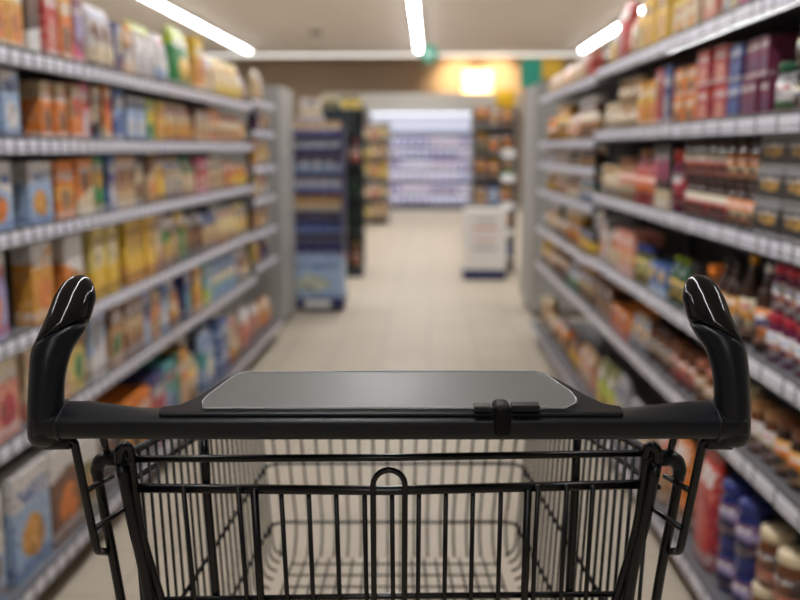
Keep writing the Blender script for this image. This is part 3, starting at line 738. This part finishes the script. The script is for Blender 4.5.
# --- handle bar: rounded section swept across
bar = MB(); rings = []
def section(xc, hz, hy, zc, yc, top=1.0):
    # bottom round, upright near face, crease, top face sloping up and back
    P = [(1, .1), (.97, -.5), (.7, -.88), (.2, -1), (-.3, -.98), (-.75, -.80), (-.95, -.45), (-1, -.05), (-.99, .20), (-.96, .27), (-.90, .33), (-.4, .62), (0, .84), (.25, .95), (.5, .99), (.75, .9), (.93, .6)]
    return [(xc, yc-y*hy*-1, zc+min(z, top)*hz) for y, z in reversed(P)]
pL, pR = K(44, 422, YB), K(735, 421, YB)
zc0 = K(389, 420.5, YB).z; yb = YB-.74
xs = [pL.x-.004, pL.x+.004, -.25, -.20, -.17, -.12, 0, .12, .17, .20, .25, pR.x-.004, pR.x+.004]
hs_ = [.0147, .0150, .0145, .0148, .0150, .0152, .0152, .0152, .0150, .0148, .0145, .0150, .0147]
for x, h_ in zip(xs, hs_):
    rings.append(section(x, h_, .0165, zc0, yb, .42 if abs(x) < .21 else 1))
bar.loft(rings); ho = bar.build('handle_bar', PL, cart)
# --- horns
def horn(sg):
    U = (lambda u: u) if sg < 0 else (lambda u: 778-u)
    pts = [(47, 445, YB, 8, 8), (46.5, 442, YB, 14, 13), (46, 436, YB, 17.2, 17), (46, 424, YB, 17.6, 19), (46, 404, YB, 17.2, 19), (47, 380, YB+.001, 16.8, 18), (52, 355, YB+.005, 17.6, 18.2), (61, 335, YB+.012, 19.4, 19)]
    top = [(61.2, 334.5, YB+.0122, 19.8, 19.4), (68.5, 317, YB+.021, 20.2, 19.6), (74.5, 300, YB+.032, 20, 18.5), (79, 289, YB+.040, 16.8, 15.5), (81.5, 281, YB+.046, 11, 10), (82.5, 276.8, YB+.049, 4, 4)]
    def rings(P, tilt0=0):
        c = [K(U(u), v, y) for u, v, y, _, _ in P]; out = []
        for i, (u, v, y, a, b) in enumerate(P):
            t = c[min(i+1, len(c)-1)]-c[max(i-1, 0)]
            out.append((c[i], t, a/F*.755, b/F*.755))
        return out
    def dense(R, k=3):
        cs = smooth_path([r[0] for r in R], k); res = []
        for i, c in enumerate(cs):
            j = min(i//k, len(R)-2); f = (i-j*k)/k
            t = (cs[min(i+1, len(cs)-1)]-cs[max(i-1, 0)])
            res.append((c, t, R[j][2]*(1-f)+R[j+1][2]*f, R[j][3]*(1-f)+R[j+1][3]*f))
        return res
    tl = .017
    R1 = dense(rings(pts)); R2 = dense(rings(top))
    m = MB(); n1 = len(R1)
    m.loft([ell(c, t, a, b, 24, tilt=sg*tl*max(0, (i-n1+10)/9) ) for i, (c, t, a, b) in enumerate(R1)])
    h = m.build('horn', PL, cart)
    m2 = MB(); m2.loft([ell(c, t, a, b, 24, tilt=sg*tl*max(0, 1-i/9)) for i, (c, t, a, b) in enumerate(R2)])
    k = m2.build('horn_cap', GLOSS, h); k['label'] = 'glossy black cap'
    x0, x1 = K(U(61), 421, YB).x, K(U(65), 421, YB).x
    MB().loft([section(min(x0, x1), .0163, .0171, zc0, yb), section(max(x0, x1), .0163, .0171, zc0, yb)]).build('bar_collar', PL, cart)
horn(-1); horn(1)
# --- deck behind the bar with clear cover
def slab(poly, th, m, name, parent, bevel=0, seg=3):
    b = MB(); n = len(poly); bot = [Vector(p)-Vector((0, -.003, th)) for p in poly]
    b.add(list(poly)+bot, [tuple(range(n)), tuple(reversed(range(n, 2*n)))]+[(i, i+n, (i+1) % n+n, (i+1) % n) for i in range(n)])
    o = b.build(name, m, parent, bevel=bevel, seg=seg)
    return o
YN, YF = .711, .800
zn = K(389, 413, YN).z; zf = K(389, 371.5, YF).z
def dk(u, v, dz=0):
    # point on the sloping deck plane under a pixel
    a, b = (u-400)/F, (300-v)/F
    d = Vector((a, ct+b*st, -st+b*ct)); sl = (zf-zn)/(YF-YN)
    t = (zn+dz-sl*YN-CZ)/(d.z-sl*d.y)
    p = d*t; return Vector((p.x-OX, p.y-.74, p.z+CZ))
deckp = [dk(158, 413), dk(160, 406), dk(180, 403.5), dk(198, 395), dk(226, 377), dk(236, 372.8), dk(250, 371), dk(390, 370), dk(530, 370), dk(544, 371.5), dk(556, 377), dk(588, 395), dk(604, 402.5), dk(622, 405.5), dk(624, 413)]
deckp.reverse()
dko = slab(deckp, .014, PL, 'handle_tray', cart, bevel=.0025)
cov = [dk(203, 410.5), dk(202.5, 404), dk(209, 397), dk(233, 379), dk(243, 375), dk(390, 373.6), dk(536, 373.6), dk(546, 377), dk(571, 395), dk(576, 401), dk(576, 405), dk(566, 410.5)]
nrm = (dk(300, 380)-dk(400, 380)).cross(dk(400, 400)-dk(400, 380)).normalized()
if nrm.z < 0: nrm = -nrm
def cover_mat():
    m = bpy.data.materials.new('clear_cover'); m.use_nodes = True
    T = NT(m.node_tree); L = m.node_tree.links; b = m.node_tree.nodes['Principled BSDF']
    tc = T.n('ShaderNodeTexCoord'); mp = T.n('ShaderNodeMapping'); mp.inputs['Scale'].default_value = (8, 260, 8); L.new(tc.outputs['Object'], mp.inputs[0])
    nz = T.n('ShaderNodeTexNoise'); nz.inputs['Scale'].default_value = 1; nz.inputs['Detail'].default_value = 4; L.new(mp.outputs[0], nz.inputs[0])
    b.inputs['Base Color'].default_value = (.5, .5, .48, 1); b.inputs['IOR'].default_value = 1.2
    b.inputs['Transmission Weight'].default_value = .82
    r = T.m('ADD', T.m('MULTIPLY', nz.outputs[0], .3), .2); L.new(r, b.inputs['Roughness'])
    bp = T.n('ShaderNodeBump'); bp.inputs['Strength'].default_value = .035; bp.inputs['Distance'].default_value = .002
    L.new(nz.outputs[0], bp.inputs['Height']); L.new(bp.outputs[0], b.inputs['Normal'])
    return m
cov = [p+nrm*.0022 for p in cov]; cov.reverse()
co = slab(cov, .0016, cover_mat(), 'clear_cover', dko, bevel=.0005)
co['label'] = 'scratched clear plastic cover'
rim = MB().tube([p+nrm*.0004 for p in cov], .0007, 6, closed=True); rim.build('cover_rim', mat('rim_pale', (.35, .36, .37), .25), dko)
# --- coin latch on the near side of the bar, near-black to imitate a shaded recess
lt = MB()
for u0, u1, a, b_ in ((494, 511, 405.5, 438),):
    c0, c1 = K(u0, a, YB-.019), K(u1, b_, YB-.019)
    lt.box(c0.x, c1.x, yb-.0205, yb+.004, c1.z, c0.z)
lo = lt.build('coin_latch', mat('latch_recess_shade', (.001, .001, .0015), .55, spec=.15), cart, bevel=.005, seg=4)
t0, t1 = K(474, 406, YB-.016), K(492, 411, YB-.016)
MB().box(t0.x, t1.x-.0003, yb-.0185, yb-.006, t1.z, t0.z).build('latch_tab', PL, lo, bevel=.001)
t0, t1 = K(512, 405, YB-.016), K(540, 411, YB-.016)
MB().box(t0.x, t1.x, yb-.0178, yb-.006, t1.z, t0.z).build('latch_tab', PL, lo, bevel=.001)

# --- rear gate
YG = .765
gt = empty('rear_gate', (0, 0, 0)); gt.parent = cart
def gw(pts, r, name='gate_wire', n=10, fil=0, parent=gt):
    P = [K(*p) for p in pts]
    if fil: P = fillet(P, fil)
    return MB().tube(P, r, n).build(name, WIRE, parent)
rp = F/.81
gw([(128, 459, YG), (389, 457.5, YG), (655, 453, YG)], .0034, 'gate_rail')
gw([(134, 488, YG), (389, 490.5, YG), (648, 484, YG)], .0044, 'gate_rail')
gw([(146, 600, YG+.018), (389, 596, YG+.018), (634, 594, YG+.018)], .0030, 'gate_rail')
YL = YG-.007
def longer(u0, v0, u1, v1, ex=1.9):
    # carry a wire on below the picture's edge
    return (u0+(u1-u0)*ex, v0+(v1-v0)*ex)
thin = [(183, 194), (238, 246.5), (281, 287), (308.5, 313), (336, 339.5), (364.5, 366.5), (392, 393), (419, 418), (446, 444.5), (473, 471), (501, 498), (538, 533), (567, 561), (593, 586)]
for a, b_ in thin:
    fr_w = a in (183, 238, 538, 567, 593)
    e_ = longer(a, 489, b_, 594)
    gw([(a, 485.5 if fr_w else 489, YG-(.006 if fr_w else -.004)), (b_, 594, YG+.013), (e_[0], e_[1], YG+.03)], .0022)
for a, b_ in ((254, 260.5), (528, 524.5)):
    e_ = longer(a, 489, b_, 594)
    gw([(a, 488, YG-.004), (b_, 594, YG+.011), (e_[0], e_[1], YG+.028)], .0036, 'gate_strut')
for a0, a, b_ in ((204, 207, 216), (577, 575, 569)):
    e_ = longer(a, 489, b_, 594)
    gw([(a0, 437, YG+.012), (a0+(a-a0)*.7, 475, YG+.010), (a, 495, YG+.008), (b_, 594, YG+.024), (e_[0], e_[1], YG+.034)], .0040, 'gate_strut')
# centre hairpin
arch = [K(373+16-16*math.cos(PI*i/10)+0, 485-15*math.sin(PI*i/10), YG-.009) for i in range(11)]
P = [K(374, 690, YG+.02), K(374, 594, YG+.008)]+arch+[K(404.5, 594, YG+.008), K(404, 690, YG+.02)]
MB().tube(P, .0027, 10).build('gate_hairpin', WIRE, gt)

# --- basket
zt0, zt1 = 1.0, .915
def prof(y):
    """half widths, rim height and floor height of the basket at y (trolley frame)"""
    t = (y-.04)/(.60)
    top = .247*(1-t)+.205*t; bot = .236*(1-t)+.186*t
    return top, bot, zt0*(1-t)+zt1*t, .60*(1-t)+.655*t
y_near, y_far = .04, .61
R_ = .016
def side_pts(sg, y, r=R_):
    top, bot, zt, zb = prof(y)
    return [Vector((sg*top, y, zt)), Vector((sg*bot, y, zb+r)), Vector((sg*(bot-r*.3), y, zb+r*.3)), Vector((sg*(bot-r), y, zb))]
for sg in (-1, 1):
    m = MB(); y = y_near+.03; i = 0
    while y < y_far-.01:
        P = side_pts(sg, y)
        m.tube([P[0]]+fillet([P[0], P[1], P[2], P[3]], .02, 3)[1:], .0019, 6); y += .0235; i += 1
    # lengthwise wires
    for zq, rr in ((1, .0042), (.93, .0026)):
        pts = []
        for yy in (y_near+.012, y_near+.2, y_far):
            top, bot, zt, zb = prof(yy)
            x = bot+(top-bot)*zq; z = zb+(zt-zb)*zq
            pts.append((sg*(x+.003), yy, z))
        m.tube(pts, rr, 8)
    for zz_ in (.788, .692):
        pts = []
        for yy in (y_near+.012, y_near+.2, y_far):
            top, bot, zt, zb = prof(yy); q = (zz_-zb)/(zt-zb)
            pts.append((sg*(bot+(top-bot)*q+.003), yy, zz_))
        m.tube(pts, .0026, 8)
    m.build('basket_side', WIRE, cart)
# front wall (far end)
m = MB(); top, bot, zt, zb = prof(y_far)
n = 17
for i in range(n+1):
    f = i/n*2-1
    x0_, x1_ = f*(bot-.012), f*(top-.006)
    m.tube([(x1_, y_far+.012, zt), (x0_, y_far, zb+.045), (x0_, y_far-.01, zb+.014), (x0_, y_far-.035, zb)], .0019, 6)
def hoop(z, r, m, sc_=1):
    q = (z-zb)/(zt-zb); x = bot+(top-bot)*q+.003
    m.tube(fillet([(-x, y_far-.05, z), (-x, y_far+.004+.012*q, z), (x, y_far+.004+.012*q, z), (x, y_far-.05, z)], .025, 4), r, 8)
hoop(zt, .0042, m); hoop(.788, .0026, m); hoop(.692, .0026, m)
m.build('basket_front', WIRE, cart)
# floor grid
m = MB(); n = 17
for i in range(n+1):
    f = i/n*2-1
    P = []
    for yy in (y_near+.01, y_near+.3, y_far-.035):
        top, bot, zt, zb = prof(yy); P.append((f*(bot-.035), yy, zb))
    m.tube(P, .0019, 6)
y = y_near+.03
while y < y_far-.03:
    top, bot, zt, zb = prof(y)
    m.tube([(-(bot-.033), y, zb-.0035), (bot-.033, y, zb-.0035)], .0016, 6); y += .031
m.build('basket_floor', WIRE, cart)
# --- chassis, brackets
def cu(sg, u): return u if sg < 0 else 777-u
for sg in (-1, 1):
    U = lambda u: cu(sg, u)
    # hinge hook: inverted U around the gate rails, running on down as the frame
    P = [K(U(119), 462, YG-.010), K(U(119.5), 451, YG-.010), K(U(125), 445.5, YG-.008), K(U(130), 451, YG-.004), K(U(132), 470, YG-.002), K(U(138.5), 520, YG), K(U(147), 555, YG+.004), K(U(161), 600, YG+.01), K(U(176), 650, YG+.02)]
    MB().tube(smooth_path(P, 4), .0045, 10).build('frame_hook', WIRE, cart)
    P = [K(U(120.5), 462, YG-.008), K(U(132), 520, YG-.006), K(U(149), 600, YG), (sg*.212, .06, .62), (sg*.20, .10, .30)]
    MB().tube(smooth_path(P, 4), .0052, 10).build('frame_upright', WIRE, cart)
    # elbow plug and the outer tube
    P = [K(U(134), 459, YG), K(U(118), 458, YG), K(U(104), 459, YG+.002), K(U(97.5), 468, YG+.004), K(U(99), 480, YG+.006)]
    MB().tube(smooth_path(P, 4), [.0076]*7+[.0070]*4+[.0062]*3+[.0056]*3, 12).build('elbow_joint', PL, cart)
    P = [K(U(98), 476, YG+.006), K(U(104), 510, YG+.008), K(U(121), 600, YG+.016), (sg*.245, .10, .60), (sg*.235, .10, .22)]
    MB().tube(smooth_path(P, 5), .0045, 10).build('outer_tube', WIRE, cart)
    MB().tube([K(U(103), 437, YB+.010), K(U(108), 456, YG+.006)], .0032, 8).build('stay', WIRE, cart)
    # ladder bracket hanging from the handle end
    br = empty('handle_bracket', (0, 0, 0)); br.parent = cart
    P = [K(U(62), 440, YB), K(U(74), 440.5, YB+.002), K(U(80), 470, YB+.005), K(U(97), 551, YB+.012), K(U(108), 552, YG+.012)]
    MB().tube(fillet(P, .008, 5), .0036, 10).build('bent_rod', WIRE, br)
    for a, b_ in (((88, 490), (112, 476)), ((96, 528), (125, 508))):
        MB().tube([K(U(a[0]), a[1], YB+.007), K(U(b_[0]), b_[1], YG-.001)], .0027, 8).build('rung', WIRE, br)
    MB().tube([K(U(46), 441, YB), K(U(70), 440.5, YB)], .0075, 12).build('socket', PL, br)
    # lower chassis tube, casters
    MB().tube(fillet([(sg*.235, .10, .24), (sg*.235, .08, .17), (sg*.235, .0, .17), (sg*.18, .66, .17)], .03), .011, 10).build('chassis_rail', WIRE, cart)
    MB().tube([(sg*.20, .10, .31), (sg*.20, .22, .58)], .006, 8).build('basket_prop', WIRE, cart)
    MB().tube([(sg*.19, .55, .172), (sg*.16, .40, .64)], .006, 8).build('basket_prop', WIRE, cart)
    for yy, xx in ((.03, .232), (.62, .184)):
        cs = empty('caster', (sg*xx, yy, 0)); cs.parent = cart
        MB().loft([[(x, .06*math.cos(a*PI/14), .0605+.06*math.sin(a*PI/14)) for a in range(28)] for x in (-.014, .014)]).build('wheel', RUB, cs, bevel=.003)
        f = MB().box(-.021, -.0165, -.02, .02, .05, .145).box(.0165, .021, -.02, .02, .05, .145).box(-.021, .021, -.025, .025, .1455, .155)
        f.build('fork', STEEL, cs)
MB().tube([(-.18, .655, .17), (.18, .655, .17)], .010, 10).build('front_crossbar', WIRE, cart)
MB().tube([(-.232, .06, .17), (.232, .06, .17)], .010, 10).build('rear_crossbar', WIRE, cart)
tag(cart, 'black wire shopping trolley with black plastic horned handle in the foreground aisle', 'shopping trolley')

# ================================================================ WORLD, CAMERA
w = bpy.data.worlds.new('world'); w.use_nodes = True; sc.world = w
w.node_tree.nodes['Background'].inputs[0].default_value = (.8, .8, .85, 1); w.node_tree.nodes['Background'].inputs[1].default_value = .3
cd = bpy.data.cameras.new('camera'); cam = bpy.data.objects.new('camera', cd); C.objects.link(cam)
cam.location = (0, 0, CZ); cam.rotation_euler = (PI/2-TH, 0, YAW)
cd.sensor_width = 36; cd.lens = 36*F/800; cd.clip_start = .05
cd.dof.use_dof = True; cd.dof.focus_distance = .775; cd.dof.aperture_fstop = cd.lens/10.2
cd.dof.aperture_blades = 0
sc.camera = cam
vs = sc.view_settings; vs.view_transform = 'Standard'; vs.look = 'None'; vs.gamma = 1; vs.use_curve_mapping = False
vs.exposure = 0.0
sc.cycles.use_denoising = True
sc.cycles.max_bounces = 8
